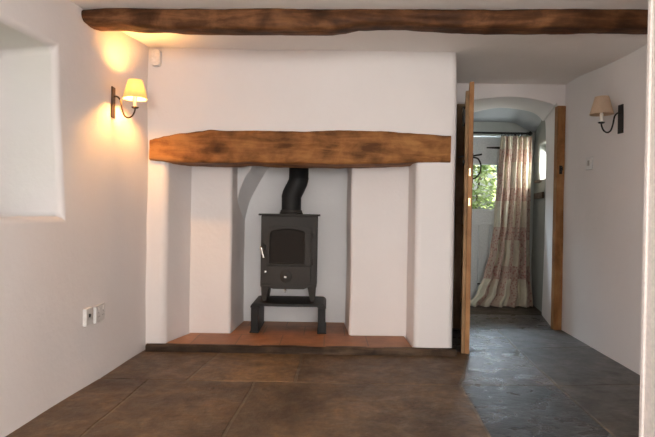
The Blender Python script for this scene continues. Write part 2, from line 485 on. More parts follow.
# wall behind the camera
bm = bmesh.new()
RX0, RX1, RZ0, RZ1 = -.55, 1.05, .75, 1.85
us = lines(-2.2, 2.0, .15, (RX0, RX1)); vs = lines(-.02, 2.12, .15, (RZ0, RZ1))
grid_wall(bm, lambda x, z: Vector((x, -3.60, z)), us, vs, (RX0, RX1, RZ0, RZ1), lambda x, z: Vector((x, -3.85, z)))
tag(link('wall_rear', bm, M['wall'], bevel=.03), kind='structure')

# chimney breast: one skin with the fireplace opening, rounded plaster corners
bm = bmesh.new()
BX0, BX1, OX0, OX1, OZ = -1.36, .860, -1.089, .592, 1.31
us = lines(BX0, BX1, .07, (OX0, OX1)); vs = lines(-.02, 2.12, .07, (OZ,))
def f_breast(x, z):
    return Vector((x + (.012 * noise.noise((3, 0, z * 1.6)) if x > .8 else 0), 3.556 + .009 * fbm((x, 2, z), 1.6, 3), z))
def r_breast(x, z):
    xx = x + (.092 * (1 - (x - OX0) / (OX1 - OX0)))
    return Vector((xx, 3.90, z))
V = grid_wall(bm, f_breast, us, vs, (OX0, OX1, -1, OZ), r_breast)
for j in range(len(vs) - 1):                          # return of the breast towards the doorway wall
    a, b_ = V[len(us) - 1, j], V[len(us) - 1, j + 1]
    bm.faces.new((a, b_, bm.verts.new((a.co.x + .005, 4.40, b_.co.z)), bm.verts.new((a.co.x + .005, 4.40, a.co.z))))
tag(link('wall_back', bm, M['wall'], bevel=.042, seg=5), kind='structure')

# the recess: two stepped piers and the wall behind the stove
def pier(name, pts):
    bm = bmesh.new(); zs = lines(.0, 2.02, .1)
    rows = [[bm.verts.new((x + .006 * noise.noise((x * 3, z * 2, 4)), y + .006 * noise.noise((x * 3, z * 2, 7)), z)) for x, y in pts] for z in zs]
    for a, b_ in zip(rows, rows[1:]):
        for k in range(len(pts) - 1): bm.faces.new((a[k], a[k + 1], b_[k + 1], b_[k]))
    tag(link(name, bm, M['wall'], bevel=.022, seg=4), kind='structure')
pier('wall_recess_left', [(-1.25, 3.88), (-1.0, 3.88), (-.85, 3.88), (-.703, 3.882), (-.692, 4.1), (-.676, 4.36)])
pier('wall_recess_right', [(.157, 4.36), (.163, 4.1), (.171, 3.878), (.3, 3.88), (.45, 3.883), (.585, 3.888), (.80, 3.888)])
# plaster gathering where the left pier sweeps out under the chimney throat
bm = bmesh.new(); rows = []
CF = [(q.x, q.y) for q in catmull([Vector((z, x, 0)) for z, x in ((.70, -.712), (.86, -.709), (1.0, -.697), (1.10, -.677), (1.19, -.643), (1.28, -.590), (1.42, -.515), (1.7, -.40), (2.0, -.33))], 8)]
CB = [(q.x, q.y) for q in catmull([Vector((z, x, 0)) for z, x in ((.70, -.690), (.82, -.682), (.92, -.664), (1.04, -.630), (1.16, -.570), (1.30, -.488), (1.42, -.425), (1.7, -.33), (2.0, -.28))], 8)]
def lin(tab, z):
    for (a, va), (b, vb) in zip(tab, tab[1:]):
        if z <= b: return va + (vb - va) * (z - a) / (b - a)
    return tab[-1][1]
for i in range(53):
    z = 2.0 - 1.3 * i / 52
    xf, xb = lin(CF, z), lin(CB, z)
    rows.append([bm.verts.new(q) for q in ((-.73, 4.06, z), ((xf - .73) / 2, 4.062, z), (xf, 4.065, z), (xf + .3 * (xb - xf), 4.16, z), (xf + .65 * (xb - xf), 4.25, z), (xb, 4.345, z))])
for a, b_ in zip(rows, rows[1:]):
    for k in range(5): bm.faces.new((a[k], a[k + 1], b_[k + 1], b_[k]))
tag(link('wall_recess_gather', bm, M['recess'], bevel=.012, seg=3), kind='structure')
bm = bmesh.new()
grid_wall(bm, lambda x, z: Vector((x, 4.335 + .010 * fbm((x, 7, z), 2, 1), z)), lines(-1.3, .9, .08), lines(0, 2.1, .08))
tag(link('wall_recess_back', bm, M['recess']), kind='structure')

# doorway wall with its shallow plastered arch
front = [(1.135, -.02), (1.135, .9), (1.135, 1.80), (1.150, 1.850), (1.20, 1.890), (1.35, 1.914), (1.51, 1.924), (1.68, 1.908), (1.80, 1.882), (1.86, 1.857), (1.888, 1.80), (1.890, .9), (1.890, -.02)]
back = [(1.12, -.02), (1.12, .9), (1.13, 1.72), (1.16, 1.80), (1.22, 1.86), (1.40, 1.925), (1.62, 1.966), (1.83, 1.950), (1.955, 1.918), (2.03, 1.85), (2.066, 1.76), (2.075, .9), (2.062, -.02)]
def arch_pts(P): return [(q.x, q.y) for q in catmull([Vector((a, b_, 0)) for a, b_ in P], 5)]
fa, ba = arch_pts(front), arch_pts(back)
bm = bmesh.new()
Yf, Yb = 4.385, 5.05
def rim(k):                                            # matching point on the outline of the wall
    x, z = fa[k]
    if k <= 10: return (.80, z)
    if k >= len(fa) - 11: return (2.00, z)
    t = (k - 10) / (len(fa) - 21)
    return (.80 + 1.20 * t, 2.12)
F = [bm.verts.new((x, Yf + .004 * noise.noise((x * 3, z * 3, 2)), z)) for x, z in fa]
Bv = [bm.verts.new((x, Yb, z)) for x, z in ba]
Mv = [bm.verts.new((a[0] * .5 + b_[0] * .5, (Yf + Yb) / 2, a[1] * .5 + b_[1] * .5)) for a, b_ in zip(fa, ba)]
G = [bm.verts.new((rim(k)[0], Yf, rim(k)[1])) for k in range(len(fa))]
for k in range(len(fa) - 1):
    bm.faces.new((F[k], F[k + 1], Mv[k + 1], Mv[k])); bm.faces.new((Mv[k], Mv[k + 1], Bv[k + 1], Bv[k]))
    bm.faces.new((F[k], G[k], G[k + 1], F[k + 1]))
bm.faces.new((G[10], bm.verts.new((.80, Yf, 2.12)), G[11])); bm.faces.new((G[-11], G[-12], bm.verts.new((2.00, Yf, 2.12))))
# porch side of the same wall
G2 = [bm.verts.new((.80 if k <= 10 else (2.30 if k >= len(fa) - 11 else .80 + 1.5 * (k - 10) / (len(fa) - 21)), Yb, 2.2 if 10 < k < len(fa) - 11 else ba[k][1])) for k in range(len(fa))]
for k in range(len(fa) - 1): bm.faces.new((Bv[k], G2[k], G2[k + 1], Bv[k + 1]))
tag(link('wall_doorway', bm, [M['wall']], bevel=.018, seg=3), kind='structure')

# timber posts at the doorway
o = box('trim_1', 1.055, 1.135, 4.366, 4.46, 0, 1.857, M['jamb_oak'], bevel=.006); tag(o, kind='structure')
o = box('trim_2', 1.884, 1.952, 4.366, 4.43, 0, 1.855, M['pine'], bevel=.006); tag(o, kind='structure')
k_ = empty('latch_keep', (1.915, 4.366, 1.325)); tag(k_, 'black iron latch keep on the right doorway post', 'latch keep')
box('keep_plate', -.012, .012, -.006, 0, -.035, .035, M['iron'], k_, bevel=.002)
bm = bmesh.new(); add_tube(bm, [(0, -.004, .02), (0, -.03, .02), (0, -.034, 0), (0, -.004, -.02)], .005, 8); link('keep_loop', bm, M['iron'], k_)

# jamb of the opening the photograph is taken through
JX = 1.160
bm = bmesh.new(); add_box(bm, JX + .004, 2.0, 1.75, 1.898, 0, 2.10); o = link('wall_partition', bm, M['wall'], bevel=.004); tag(o, kind='structure')
bm = bmesh.new(); add_box(bm, JX - .016, JX + .004, 1.70, 1.885, 0, 2.03); add_box(bm, JX - .024, JX + .004, 1.885, 1.905, 0, 2.03)
o = link('trim_3', bm, M['trim'], bevel=.004); tag(o, kind='structure')

# porch ------------------------------------------------------------------
def porch_rx(y): return 2.082 + (y - 5.05) * .20
bm = bmesh.new()
us = lines(5.05, 5.86, .08, (5.12, 5.42)); vs = lines(-.02, 2.2, .08, (1.31, 1.67))
grid_wall(bm, lambda y, z: Vector((porch_rx(y) + .012 * fbm((0, y, z), 3, 4), y, z)), us, vs, (5.12, 5.42, 1.31, 1.67), lambda y, z: Vector((porch_rx(y) + .22, y, z)))
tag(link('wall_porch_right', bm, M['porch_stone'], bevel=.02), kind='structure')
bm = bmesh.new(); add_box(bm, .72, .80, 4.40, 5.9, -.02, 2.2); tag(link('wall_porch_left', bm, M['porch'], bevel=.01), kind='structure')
bm = bmesh.new()
DX0, DX1, DZ = 1.14, 2.02, 1.80
us = lines(.75, 2.5, .1, (DX0, DX1)); vs = lines(-.02, 2.2, .1, (DZ,))
grid_wall(bm, lambda x, z: Vector((x, 5.70, z)), us, vs, (DX0, DX1, -1, DZ), lambda x, z: Vector((x, 5.90, z)))
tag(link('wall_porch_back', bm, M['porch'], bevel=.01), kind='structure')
bm = bmesh.new()
def pz(x, y): return 2.045 - (y - 5.05) * .15 - .10 * sstep(1.95, 2.2, x)
grid_wall(bm, lambda x, y: Vector((x, y, pz(x, y))), lines(.75, 2.4, .08), lines(4.98, 5.95, .1))
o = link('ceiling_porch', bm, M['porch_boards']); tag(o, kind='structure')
so = o.modifiers.new('slab', 'SOLIDIFY'); so.thickness = .1; so.offset = -1 if o.data.polygons[0].normal.z < 0 else 1

# outer door: white boarded stable door with a small pane
d2 = empty('door_2', (DX0, 5.75, 0)); tag(d2, 'white boarded outer door with a small glazed pane, behind the curtain', 'door', kind='structure')
W = DX1 - DX0
PX0, PX1, PZ0, PZ1 = .27, .705, 1.01, 1.49
bm = bmesh.new(); nb = 7
for i in range(nb):
    a, b_ = W * i / nb + .002, W * (i + 1) / nb - .002
    add_box(bm, a, b_, 0, .04, .01, .835)
for x0, x1, z0, z1 in ((.003, PX0 - .02, .85, 1.79), (PX1 + .02, W - .003, .85, 1.79), (PX0 - .02, PX1 + .02, .85, PZ0 - .02), (PX0 - .02, PX1 + .02, PZ1 + .02, 1.79)):
    add_box(bm, x0, x1, 0, .04, z0, z1)
add_box(bm, .003, W - .003, .012, .04, .8, .88)
link('door_leaf', bm, M['paint'], d2, bevel=.003, seg=2)
bm = bmesh.new()
for x0, x1, z0, z1 in ((PX0 - .025, PX0, PZ0 - .03, PZ1 + .025), (PX1, PX1 + .025, PZ0 - .03, PZ1 + .025), (PX0, PX1, PZ0 - .03, PZ0), (PX0, PX1, PZ1, PZ1 + .025)):
    add_box(bm, x0, x1, -.012, .045, z0, z1)
link('pane_frame', bm, M['paint'], d2, bevel=.003, seg=2)
box('pane', PX0, PX1, .015, .019, PZ0, PZ1, M['glass'], d2, bevel=0)
box('weather_strip', .003, W - .003, -.018, 0, .835, .86, M['paint'], d2, bevel=.004)
for z in (1.675, .195):
    bm = bmesh.new(); L0 = .575 if z > 1 else .50
    add_prism(bm, [(L0, z - .006), (L0, z + .006), (W - .02, z + .018), (W - .02, z - .018)], -.008, .0)
    link('strap_hinge', bm, M['iron'], d2, bevel=.001, seg=1)

# little porch window
w2 = empty('window_2', (porch_rx(5.27) + .2, 5.27, 1.31)); tag(w2, 'small bright window in the porch wall beside the curtain', 'window', kind='structure')
bm = bmesh.new()
for a in ((-.16, -.13, 0, .36), (.13, .16, 0, .36), (-.16, .16, 0, .03), (-.16, .16, .33, .36)): add_box(bm, -.02, .03, a[0], a[1], a[2], a[3])
link('window_frame', bm, M['paint'], w2, bevel=.003); box('pane', .0, .004, -.13, .13, .03, .33, M['glass'], w2, bevel=0)
bm = bmesh.new(); add_box(bm, -.20, .02, -.17, .19, -.03, -.002); o = link('window_sill', bm, M['kerb'], w2, bevel=.006)
wb = box('dark_board', -.022, .0, -.2, .22, -.03, .03, M['kerb'], bevel=.004, loc=(porch_rx(5.27) - .012, 5.27, 1.145))  # dark bar of unknown purpose, built as a plain board
wb.rotation_euler = (0, 0, -math.atan(.2)); tag(wb, 'short dark board fixed to the porch wall under its little window', 'board')

# curtain on its pole
cp = empty('curtain_pole', (1.6, 5.52, 1.80)); tag(cp, 'thin black iron curtain pole across the porch door', 'curtain pole')
bm = bmesh.new(); add_tube(bm, [(-.72, 0, 0), (.46, 0, 0)], .011, 12); link('pole', bm, M['iron'], cp)
bm = bmesh.new(); add_lathe(bm, [(.010, 0), (.018, .004), (.010, .012), (.022, .03), (.024, .04), (.014, .056), (.003, .062)], 16, Matrix.Translation((.46, 0, 0)) @ Matrix.Rotation(PI / 2, 4, 'Y'))
link('finial', bm, M['iron'], cp)
for x in (-.6, .40):
    bm = bmesh.new(); add_box(bm, x - .012, x + .012, .16, .176, -.05, .03); add_box(bm, x - .006, x + .006, -.012, .17, -.022, -.010); link('bracket', bm, M['iron'], cp, bevel=.002)
for k in range(7):
    x = .20 + k * .035
    bm = bmesh.new(); add_tube(bm, [(x, .019 * math.cos(2 * PI * q / 14), -.008 + .019 * math.sin(2 * PI * q / 14)) for q in range(15)], .0025, 6, False); link('curtain_ring', bm, M['iron'], cp)
bm = bmesh.new(); uvl = bm.loops.layers.uv.new('UVMap')
NU, NV = 110, 60
Ltab = [(0, 1.79), (.25, 1.765), (.5, 1.735), (.68, 1.70), (.83, 1.64), (.92, 1.56), (1, 1.44)]
Rtab = [(0, 2.105), (.5, 2.105), (.9, 2.11), (1, 2.10)]
P = []
for j in range(NV + 1):
    v = j / NV; L, R = lerp_table(Ltab, v), lerp_table(Rtab, v)
    row = []
    for i in range(NU + 1):
        u = i / NU
        lean = u + .03 * math.sin(3 * v + 5 * u) * v
        ph = 2 * PI * 5.5 * u + .6 * math.sin(2.2 * v + 3 * u)
        amp = .020 + .026 * v
        z = 1.768 - v * (1.768 - .012) - (.02 * math.sin(ph) * sstep(.85, 1, v) if v < 1 else 0)
        y = 5.50 + amp * math.sin(ph) + .012 * math.sin(2.3 * ph + 1) - .10 * sstep(.82, 1, v) + .02 * noise.noise((u * 3, v * 4, 0))
        row.append(bm.verts.new((L + (R - L) * lean, y, max(.008, z))))
    P.append(row)
for j in range(NV):
    for i in range(NU):
        f = bm.faces.new((P[j][i], P[j][i + 1], P[j + 1][i + 1], P[j + 1][i]))
        for l, (a, b_) in zip(f.loops, ((i, j), (i + 1, j), (i + 1, j + 1), (i, j + 1))): l[uvl].uv = (a / NU, 1 - b_ / NV)
cu = link('curtain', bm, M['curtain'], angle=180); tag(cu, 'long cream and dusty pink patterned curtain pooling on the porch floor', 'curtain')
s = cu.modifiers.new('cloth', 'SOLIDIFY'); s.thickness = .005; s.offset = 0

# planked door standing open into the room
d1 = empty('door_1', (1.128, 4.355, 0.008)); tag(d1, 'open planked timber door seen almost edge on beside the chimney breast', 'door', kind='structure')
dv = Vector((.936 - 1.128, 3.545 - 4.355)); DL = dv.length
d1.rotation_euler = (0, 0, math.atan2(dv.y, dv.x))
# local x runs from the hinges to the free edge; local -y is the side towards the chimney breast
bm = bmesh.new(); nb = 5
for i in range(nb): add_box(bm, DL * i / nb + .0015, DL * (i + 1) / nb - .0015, 0, .030, 0, 1.825)
link('door_leaf', bm, M['pine'], d1, bevel=.003, seg=2)
for x0, x1, z0, z1, nm in ((DL - .09, DL - .001, .0, 1.765, 'stile'), (.01, .10, .0, 1.765, 'stile'), (.10, DL - .09, .10, .26, 'ledge'), (.10, DL - .09, .86, 1.02, 'ledge'), (.10, DL - .09, 1.58, 1.74, 'ledge')):
    box(nm, x0, x1, -.024, -.0005, z0, z1, M['pine_dark'], d1, bevel=.003)
bm = bmesh.new(); add_box(bm, DL - .06, DL + .002, -.032, -.024, 1.55, 1.64); add_tube(bm, [(DL - .02, -.036, 1.53), (DL - .02, -.036, 1.66)], .007, 8); link('bolt', bm, M['iron'], d1)
bm = bmesh.new(); add_box(bm, DL - .20, DL + .012, -.034, -.024, 1.28, 1.30); add_tube(bm, [(DL - .06, -.03, 1.335), (DL - .06, -.065, 1.325)], .006, 8); link('thumb_latch', bm, M['iron'], d1, bevel=.001, seg=1)
bm = bmesh.new()
loop = catmull([(DL - .06, .03, 1.325), (DL - .06, .065, 1.315), (DL - .06, .085, 1.27), (DL - .06, .078, 1.22), (DL - .06, .05, 1.185), (DL - .06, .03, 1.18)], 4)
add_tube(bm, loop, .0055, 8); add_box(bm, DL - .075, DL - .045, .030, .035, 1.15, 1.35); add_tube(bm, [(DL - .06, .03, 1.335), (DL - .06, .09, 1.345)], .006, 8)
link('door_handle', bm, M['iron'], d1)
for z0, z1 in ((1.195, 1.245), (.995, 1.045)):
    box('lock_plate', DL, DL + .002, .006, .018, z0, z1, M['brass'], d1, bevel=.0005, seg=1)
for z in (1.66, .18):
    bm = bmesh.new(); add_box(bm, .0, .45, .0302, .036, z - .018, z + .018); link('strap_hinge', bm, M['iron'], d1, bevel=.001, seg=1)

# windows out of frame -----------------------------------------------------
def window(name, loc, rotz, w, h, label, cols=2, rows=2):
    t = empty(name, loc, rotz); tag(t, label, 'window', kind='structure')
    bm = bmesh.new(); fr = .05
    for a in ((-w / 2, -w / 2 + fr, 0, h), (w / 2 - fr, w / 2, 0, h), (-w / 2, w / 2, 0, fr), (-w / 2, w / 2, h - fr, h)): add_box(bm, a[0], a[1], -.03, .03, a[2], a[3])
    for c in range(1, cols): x = -w / 2 + w * c / cols; add_box(bm, x - .012, x + .012, -.02, .02, fr, h - fr)
    for r in range(1, rows): z = h * r / rows; add_box(bm, -w / 2 + fr, w / 2 - fr, -.02, .02, z - .012, z + .012)
    link('window_frame', bm, M['paint'], t, bevel=.003, seg=2)
    box('pane', -w / 2 + fr, w / 2 - fr, -.003, .003, fr, h - fr, M['glass'], t, bevel=0)
window('window_1', (-1.72, (NY0 + NY1) / 2, NZ0 - .02), PI / 2, NY1 - NY0 + .2, NZ1 - NZ0 + .03, 'white casement window deep in the left wall niche')
window('window_added_side', (left_x(SY, SZ0) - .30, SY, SZ0), PI / 2, 1.02, SZ1 - SZ0 + .02, 'added unseen white casement window in the left wall nearer the viewer', 2, 2)  # unseen window, added to go with the side fill lamp
window('window_added_rear', ((RX0 + RX1) / 2, -3.84, RZ0), 0, RX1 - RX0 + .02, RZ1 - RZ0 + .02, 'added unseen wide white window in the wall opposite the fireplace', 3, 2)  # unseen window, added to go with the rear fill lamp

# ------------------------------------------------------------------ timbers
def timber(name, x0, x1, top, bot, y_front, depth, mat, r=.03, amp=.008, seed=0, n=90, ends=(0, 0)):
    bm = bmesh.new(); rings = []
    for i in range(n + 1):
        x = x0 + (x1 - x0) * i / n
        zt, zb = lerp_table(top, x), lerp_table(bot, x)
        yf, yb = y_front(x), y_front(x) + depth
        rr = min(r, (zt - zb) * .45)
        loop = []
        nn = 7
        def arc(cy, cz, a0):
            for k in range(5):
                a = a0 + PI / 2 * k / 4; loop.append((cy + rr * math.cos(a), cz + rr * math.sin(a)))
        def seg_(p, q, m):
            for k in range(1, m): loop.append((p[0] + (q[0] - p[0]) * k / m, p[1] + (q[1] - p[1]) * k / m))
        arc(yb - rr, zt - rr * .3 - rr * .7, 0); seg_((yb - rr, zt), (yf + rr, zt), 5)
        arc(yf + rr, zt - rr, PI / 2); seg_((yf, zt - rr), (yf, zb + rr), 9)
        arc(yf + rr, zb + rr, PI); seg_((yf + rr, zb), (yb - rr, zb), 6)
        arc(yb - rr, zb + rr, 3 * PI / 2); seg_((yb, zb + rr), (yb, zt - rr), 6)
        ring = []
        cy, cz = (yf + yb) / 2, (zt + zb) / 2
        for y, z in loop:
            d = amp * (noise.noise((x * 2.2, y * 7, z * 7 + seed)) + .6 * noise.noise((x * 7, y * 14, z * 16 + seed)) + .3 * noise.noise((x * 22, y * 30, z * 34 + seed)))
            v = Vector((0, y - cy, z - cz)); v.normalize()
            ring.append(bm.verts.new((x, y + v.y * d, z + v.z * d)))
        rings.append(ring)
    m = len(rings[0])
    for a, b_ in zip(rings, rings[1:]):
        for k in range(m): bm.faces.new((a[k], a[(k + 1) % m], b_[(k + 1) % m], b_[k]))
    bm.faces.new(rings[0]); bm.faces.new(rings[-1][::-1])
    return link(name, bm, mat, angle=50)

bt = [(-1.43, 2.020), (-1.34, 2.028), (-1.2, 2.035), (2.0, 2.035)]
bb = [(-1.40, 2.005), (-1.375, 1.978), (-1.345, 1.952), (-1.29, 1.944), (-1.15, 1.944), (-1.0, 1.932), (-.8, 1.926), (-.4, 1.922), (0.0, 1.924), (.06, 1.930), (.17, 1.950), (.40, 1.953), (.55, 1.943), (.75, 1.934), (1.1, 1.934), (1.95, 1.932)]
o = timber('ceiling_beam', -1.40, 1.86, bt, bb, lambda x: 2.87 - (x + 1.3) * .037, .14, M['beam'], .03, .009, 3)
tag(o, 'long dark rough-hewn oak beam running across the ceiling', 'beam', kind='thing')

lt = [(-1.195, 1.410), (-1.15, 1.424), (-1.091, 1.438), (-.98, 1.458), (-.858, 1.474), (-.78, 1.484), (-.70, 1.478), (-.525, 1.482), (-.2, 1.484), (.007, 1.494), (.341, 1.490), (.6, 1.482), (.815, 1.471)]
lb = [(-1.195, 1.274), (-1.12, 1.270), (-1.05, 1.264), (-.955, 1.262), (-.655, 1.263), (-.53, 1.274), (-.40, 1.266), (0, 1.266), (.344, 1.273), (.50, 1.280), (.60, 1.287), (.815, 1.290)]
o = timber('fireplace_lintel', -1.195, .815, lt, lb, lambda x: 3.528, .34, M['lintel'], .018, .010, 11, 110)
tag(o, 'thick honey-brown oak lintel over the fireplace opening', 'lintel', kind='thing')

# ------------------------------------------------------------------ hearth
h = empty('hearth', (-.16, 3.55, 0)); tag(h, 'raised terracotta tiled hearth filling the fireplace', 'hearth', kind='thing')
bm = bmesh.new()
plan = [(-1.080, 3.528), (.584, 3.528), (.574, 3.872), (.180, 3.868), (.160, 4.1), (.148, 4.318), (-.672, 4.320), (-.686, 4.1), (-.698, 3.872), (-.990, 3.870), (-1.070, 3.60)]
lo = [bm.verts.new((x + .16, y - 3.55, 0)) for x, y in plan]; hi = [bm.verts.new((x + .16, y - 3.55, .046)) for x, y in plan]
bm.faces.new(lo[::-1]); bm.faces.new(hi)
for k in range(len(plan)): bm.faces.new((lo[k], lo[(k + 1) % len(plan)], hi[(k + 1) % len(plan)], hi[k]))
link('tile_bed', bm, M['tile'], h, bevel=.002, seg=2)
bm = bmesh.new(); N = 60; rows = []
for i in range(N + 1):
    x = -1.036 + 2.066 * i / N
    yy = -.046 + .005 * noise.noise((x * 4, 1, 1)); zz = .047 + .004 * noise.noise((x * 5, 4, 1))
    rows.append([bm.verts.new(q) for q in ((x, yy, 0), (x, yy, zz - .008), (x, yy + .008, zz), (x, -.012, zz), (x, -.012, 0))])
for a, b_ in zip(rows, rows[1:]):
    for k in range(5): bm.faces.new((a[k], a[(k + 1) % 5], b_[(k + 1) % 5], b_[k]))
bm.faces.new(rows[0]); bm.faces.new(rows[-1][::-1])
k = link('kerb', bm, M['kerb'], h); k['label'] = 'dark worn kerb strip'

# ------------------------------------------------------------------ stove stand
SX = -.288
st = empty('stove_stand', (SX + .009, 3.885, .0475)); tag(st, 'low black steel bench-shaped stand on the terracotta hearth', 'stand')
SW, SD, SH = .275, .37, .220
bm = bmesh.new()
q = SW + .004; r = .030
add_prism(bm, [(-q, SH - .034), (-q + .056, SH - .034), (-q + .066, SH - .022), (q - .066, SH - .022), (q - .056, SH - .034), (q, SH - .034)] + [(q - r + r * math.cos(a), SH - r + r * math.sin(a)) for a in [PI / 2 * k / 6 for k in range(7)]] + [(-q + r + r * math.cos(a), SH - r + r * math.sin(a)) for a in [PI / 2 + PI / 2 * k / 6 for k in range(7)]], 0, SD)
link('top_plate', bm, M['stand'], st, bevel=.003, seg=2, angle=50)
for sx in (-1, 1):
    bm = bmesh.new()
    a, b_ = sorted((sx * SW, sx * (SW - .056)))
    add_box(bm, a, b_, .004, SD - .004, .0, SH - .0345); e = sx * (SW + .008); add_box(bm, min(e, sx * (SW - .060)), max(e, sx * (SW - .060)), -.002, SD + .002, .0, .012)
    link('leg', bm, M['stand'], st, bevel=.005)

# ------------------------------------------------------------------ wood stove
s = empty('wood_stove', (SX, 3.98, .2685)); tag(s, 'small black cast-iron wood-burning stove on a low stand', 'stove')
BW, BD = .212, .27
ZB, ZT = .105, .645                                       # body bottom / top above the stand
bm = bmesh.new(); add_box(bm, -BW, BW, .012, BD, ZB, ZT); link('body', bm, M['cast'], s, bevel=.006)
bm = bmesh.new(); add_box(bm, -BW - .018, BW + .018, -.014, BD + .01, ZT, ZT + .014); link('top_plate', bm, M['cast'], s, bevel=.004)
def rounded(x0, x1, z0, z1, r_top, r_bot, arch=0.0, n=6):
    P = []
    for cx, cz, a0, r in ((x1 - r_bot, z0 + r_bot, -PI / 2, r_bot), (x1 - r_top, z1 - r_top - arch, 0, r_top)):
        for k in range(n + 1): a = a0 + PI / 2 * k / n; P.append((cx + r * math.cos(a), cz + r * math.sin(a)))
    if arch:
        for k in range(1, 8): t = k / 8; P.append((x1 - r_top + (x0 - x1 + 2 * r_top) * t, z1 - arch + arch * 4 * t * (1 - t)))
    for cx, cz, a0, r in ((x0 + r_top, z1 - r_top - arch, PI / 2, r_top), (x0 + r_bot, z0 + r_bot, PI, r_bot)):
        for k in range(n + 1): a = a0 + PI / 2 * k / n; P.append((cx + r * math.cos(a), cz + r * math.sin(a)))
    return P
# door: frame ring with an arched glazed opening
def ring_prism(bm, outer, inner, y0, y1, ybev=.006):
    n = len(outer); m = [[bm.verts.new((x, y, z)) for x, z in Q] for Q, y in ((outer, y1), (outer, y0 + .004), ([(o[0] * .985 + i[0] * .015, o[1] * .985 + i[1] * .015) for o, i in zip(outer, inner)], y0), ([(o[0] * .2 + i[0] * .8, o[1] * .2 + i[1] * .8) for o, i in zip(outer, inner)], y0), (inner, y0 + ybev), (inner, y1))]
    for a, b_ in zip(m, m[1:]):
        for k in range(n): bm.faces.new((a[k], a[(k + 1) % n], b_[(k + 1) % n], b_[k]))
bm = bmesh.new()
ring_prism(bm, rounded(-.158, .166, .275, .572, .014, .008, .012), rounded(-.140, .112, .288, .545, .030, .012, .016), -.020, .012)
sd = link('door', bm, M['cast'], s, smooth=False)
bm = bmesh.new(); add_prism(bm, rounded(-.142, .114, .286, .547, .030, .012, .016), -.006, -.002); link('glass', bm, M['stove_glass'], sd)
bm = bmesh.new(); add_lathe(bm, [(.008, 0), (.009, .05), (.012, .07), (.011, .082), (.004, .09)], 12, Matrix.Translation((-.182, -.040, .330)) @ Matrix.Rotation(math.radians(-16), 4, 'Y'))
hd = link('handle', bm, M['chrome'], sd)
bm = bmesh.new(); add_box(bm, -.200, -.176, -.036, .012, .395, .424); add_tube(bm, [(-.194, -.04, .44), (-.188, -.042, .40), (-.183, -.04, .345)], .006, 8); link('catch', bm, M['cast'], sd, bevel=.002)
for z in (.50, .30):
    bm = bmesh.new(); add_tube(bm, [(.176, -.016, z - .022), (.176, -.016, z + .022)], .008, 10); add_box(bm, .12, .176, -.026, -.018, z - .009, z + .009); link('hinge', bm, M['cast'], sd)
# lower air-control panel and lip
bm = bmesh.new(); add_prism(bm, rounded(-.162, .166, .128, .268, .006, .022), -.012, .013); pn = link('air_panel', bm, M['cast'], s, smooth=False)
bm = bmesh.new(); add_lathe(bm, [(.046, 0), (.046, .005), (.040, .008), (.012, .009), (.012, .022), (.016, .026), (.014, .034), (.005, .037)], 24, Matrix.Translation((-.018, -.012, .190)) @ Matrix.Rotation(PI / 2, 4, 'X'))
link('air_wheel', bm, M['cast'], pn)
bm = bmesh.new(); add_lathe(bm, [(.009, 0), (.010, .008), (.006, .012)], 14, Matrix.Translation((-.018, -.048, .190)) @ Matrix.Rotation(PI / 2, 4, 'X')); link('knob', bm, M['chrome'], pn)
bm = bmesh.new(); add_lathe(bm, [(.010, 0), (.011, .01), (.006, .016)], 14, Matrix.Translation((-.172, .006, .222)) @ Matrix.Rotation(PI / 2, 4, 'X')); link('bolt', bm, M['chrome'], s)
bm = bmesh.new(); add_prism(bm, [(-.205, .128), (.205, .128), (.205, .112), (.150, .108), (.115, .094), (-.115, .094), (-.150, .108), (-.205, .112)], -.006, .06); link('apron', bm, M['cast'], s, bevel=.003)
bm = bmesh.new(); add_tube(bm, [(-.02, .02, .088), (-.02, -.028, .084)], .005, 8); add_lathe(bm, [(.004, 0), (.010, .006), (.010, .014), (.004, .019)], 14, Matrix.Translation((-.02, -.026, .084)) @ Matrix.Rotation(PI / 2, 4, 'X')); link('riddling_knob', bm, M['chrome'], s)
for sx in (-1, 1):
    for y in (.03, BD - .045):
        bm = bmesh.new()
        x0, x1 = sx * .206, sx * .145; xb0, xb1 = sx * .200, sx * .165
        q = [bm.verts.new(v) for v in ((x0, y - .03, .112), (x1, y - .03, .112), (x1, y + .02, .112), (x0, y + .02, .112), (xb0, y - .022, .0), (xb1, y - .022, .0), (xb1, y + .016, .0), (xb0, y + .016, .0))]
        for f in ((0, 1, 2, 3), (7, 6, 5, 4), (0, 4, 5, 1), (1, 5, 6, 2), (2, 6, 7, 3), (3, 7, 4, 0)): bm.faces.new([q[i] for i in f])
        link('leg', bm, M['cast'], s, bevel=.003)

# flue pipe
fx, fy, fz = -.281, 4.09, .2665 + ZT + .014
fl = empty('flue_pipe', (fx, fy, fz)); tag(fl, 'black stove pipe with an offset bend rising behind the lintel', 'flue pipe')
bm = bmesh.new(); add_lathe(bm, [(.090, 0), (.090, .012), (.084, .016), (.083, .030), (.076, .034)], 32); link('collar', bm, M['cast'], fl)
bm = bmesh.new(); add_lathe(bm, [(.075, .0), (.075, .128), (.0765, .129), (.0765, .140)], 32); link('lower_pipe', bm, M['cast_dark'], fl)
bm = bmesh.new(); add_tube(bm, [(0, 0, .10), (0, 0, .138), (.005, 0, .156), (.014, 0, .175), (.026, 0, .200)], .0755, 32, True); link('lower_elbow', bm, M['cast_dark'], fl)
bm = bmesh.new(); add_tube(bm, [(.024, 0, .192), (.040, 0, .230), (.050, 0, .250), (.054, 0, .268), (.054, 0, .276)], .0745, 32, True); link('upper_elbow', bm, M['cast_dark'], fl)
bm = bmesh.new(); add_lathe(bm, [(.0765, .270), (.0765, .284), (.075, .286), (.075, 1.05)], 32, Matrix.Translation((.054, 0, 0))); link('upper_pipe', bm, M['cast_dark'], fl)

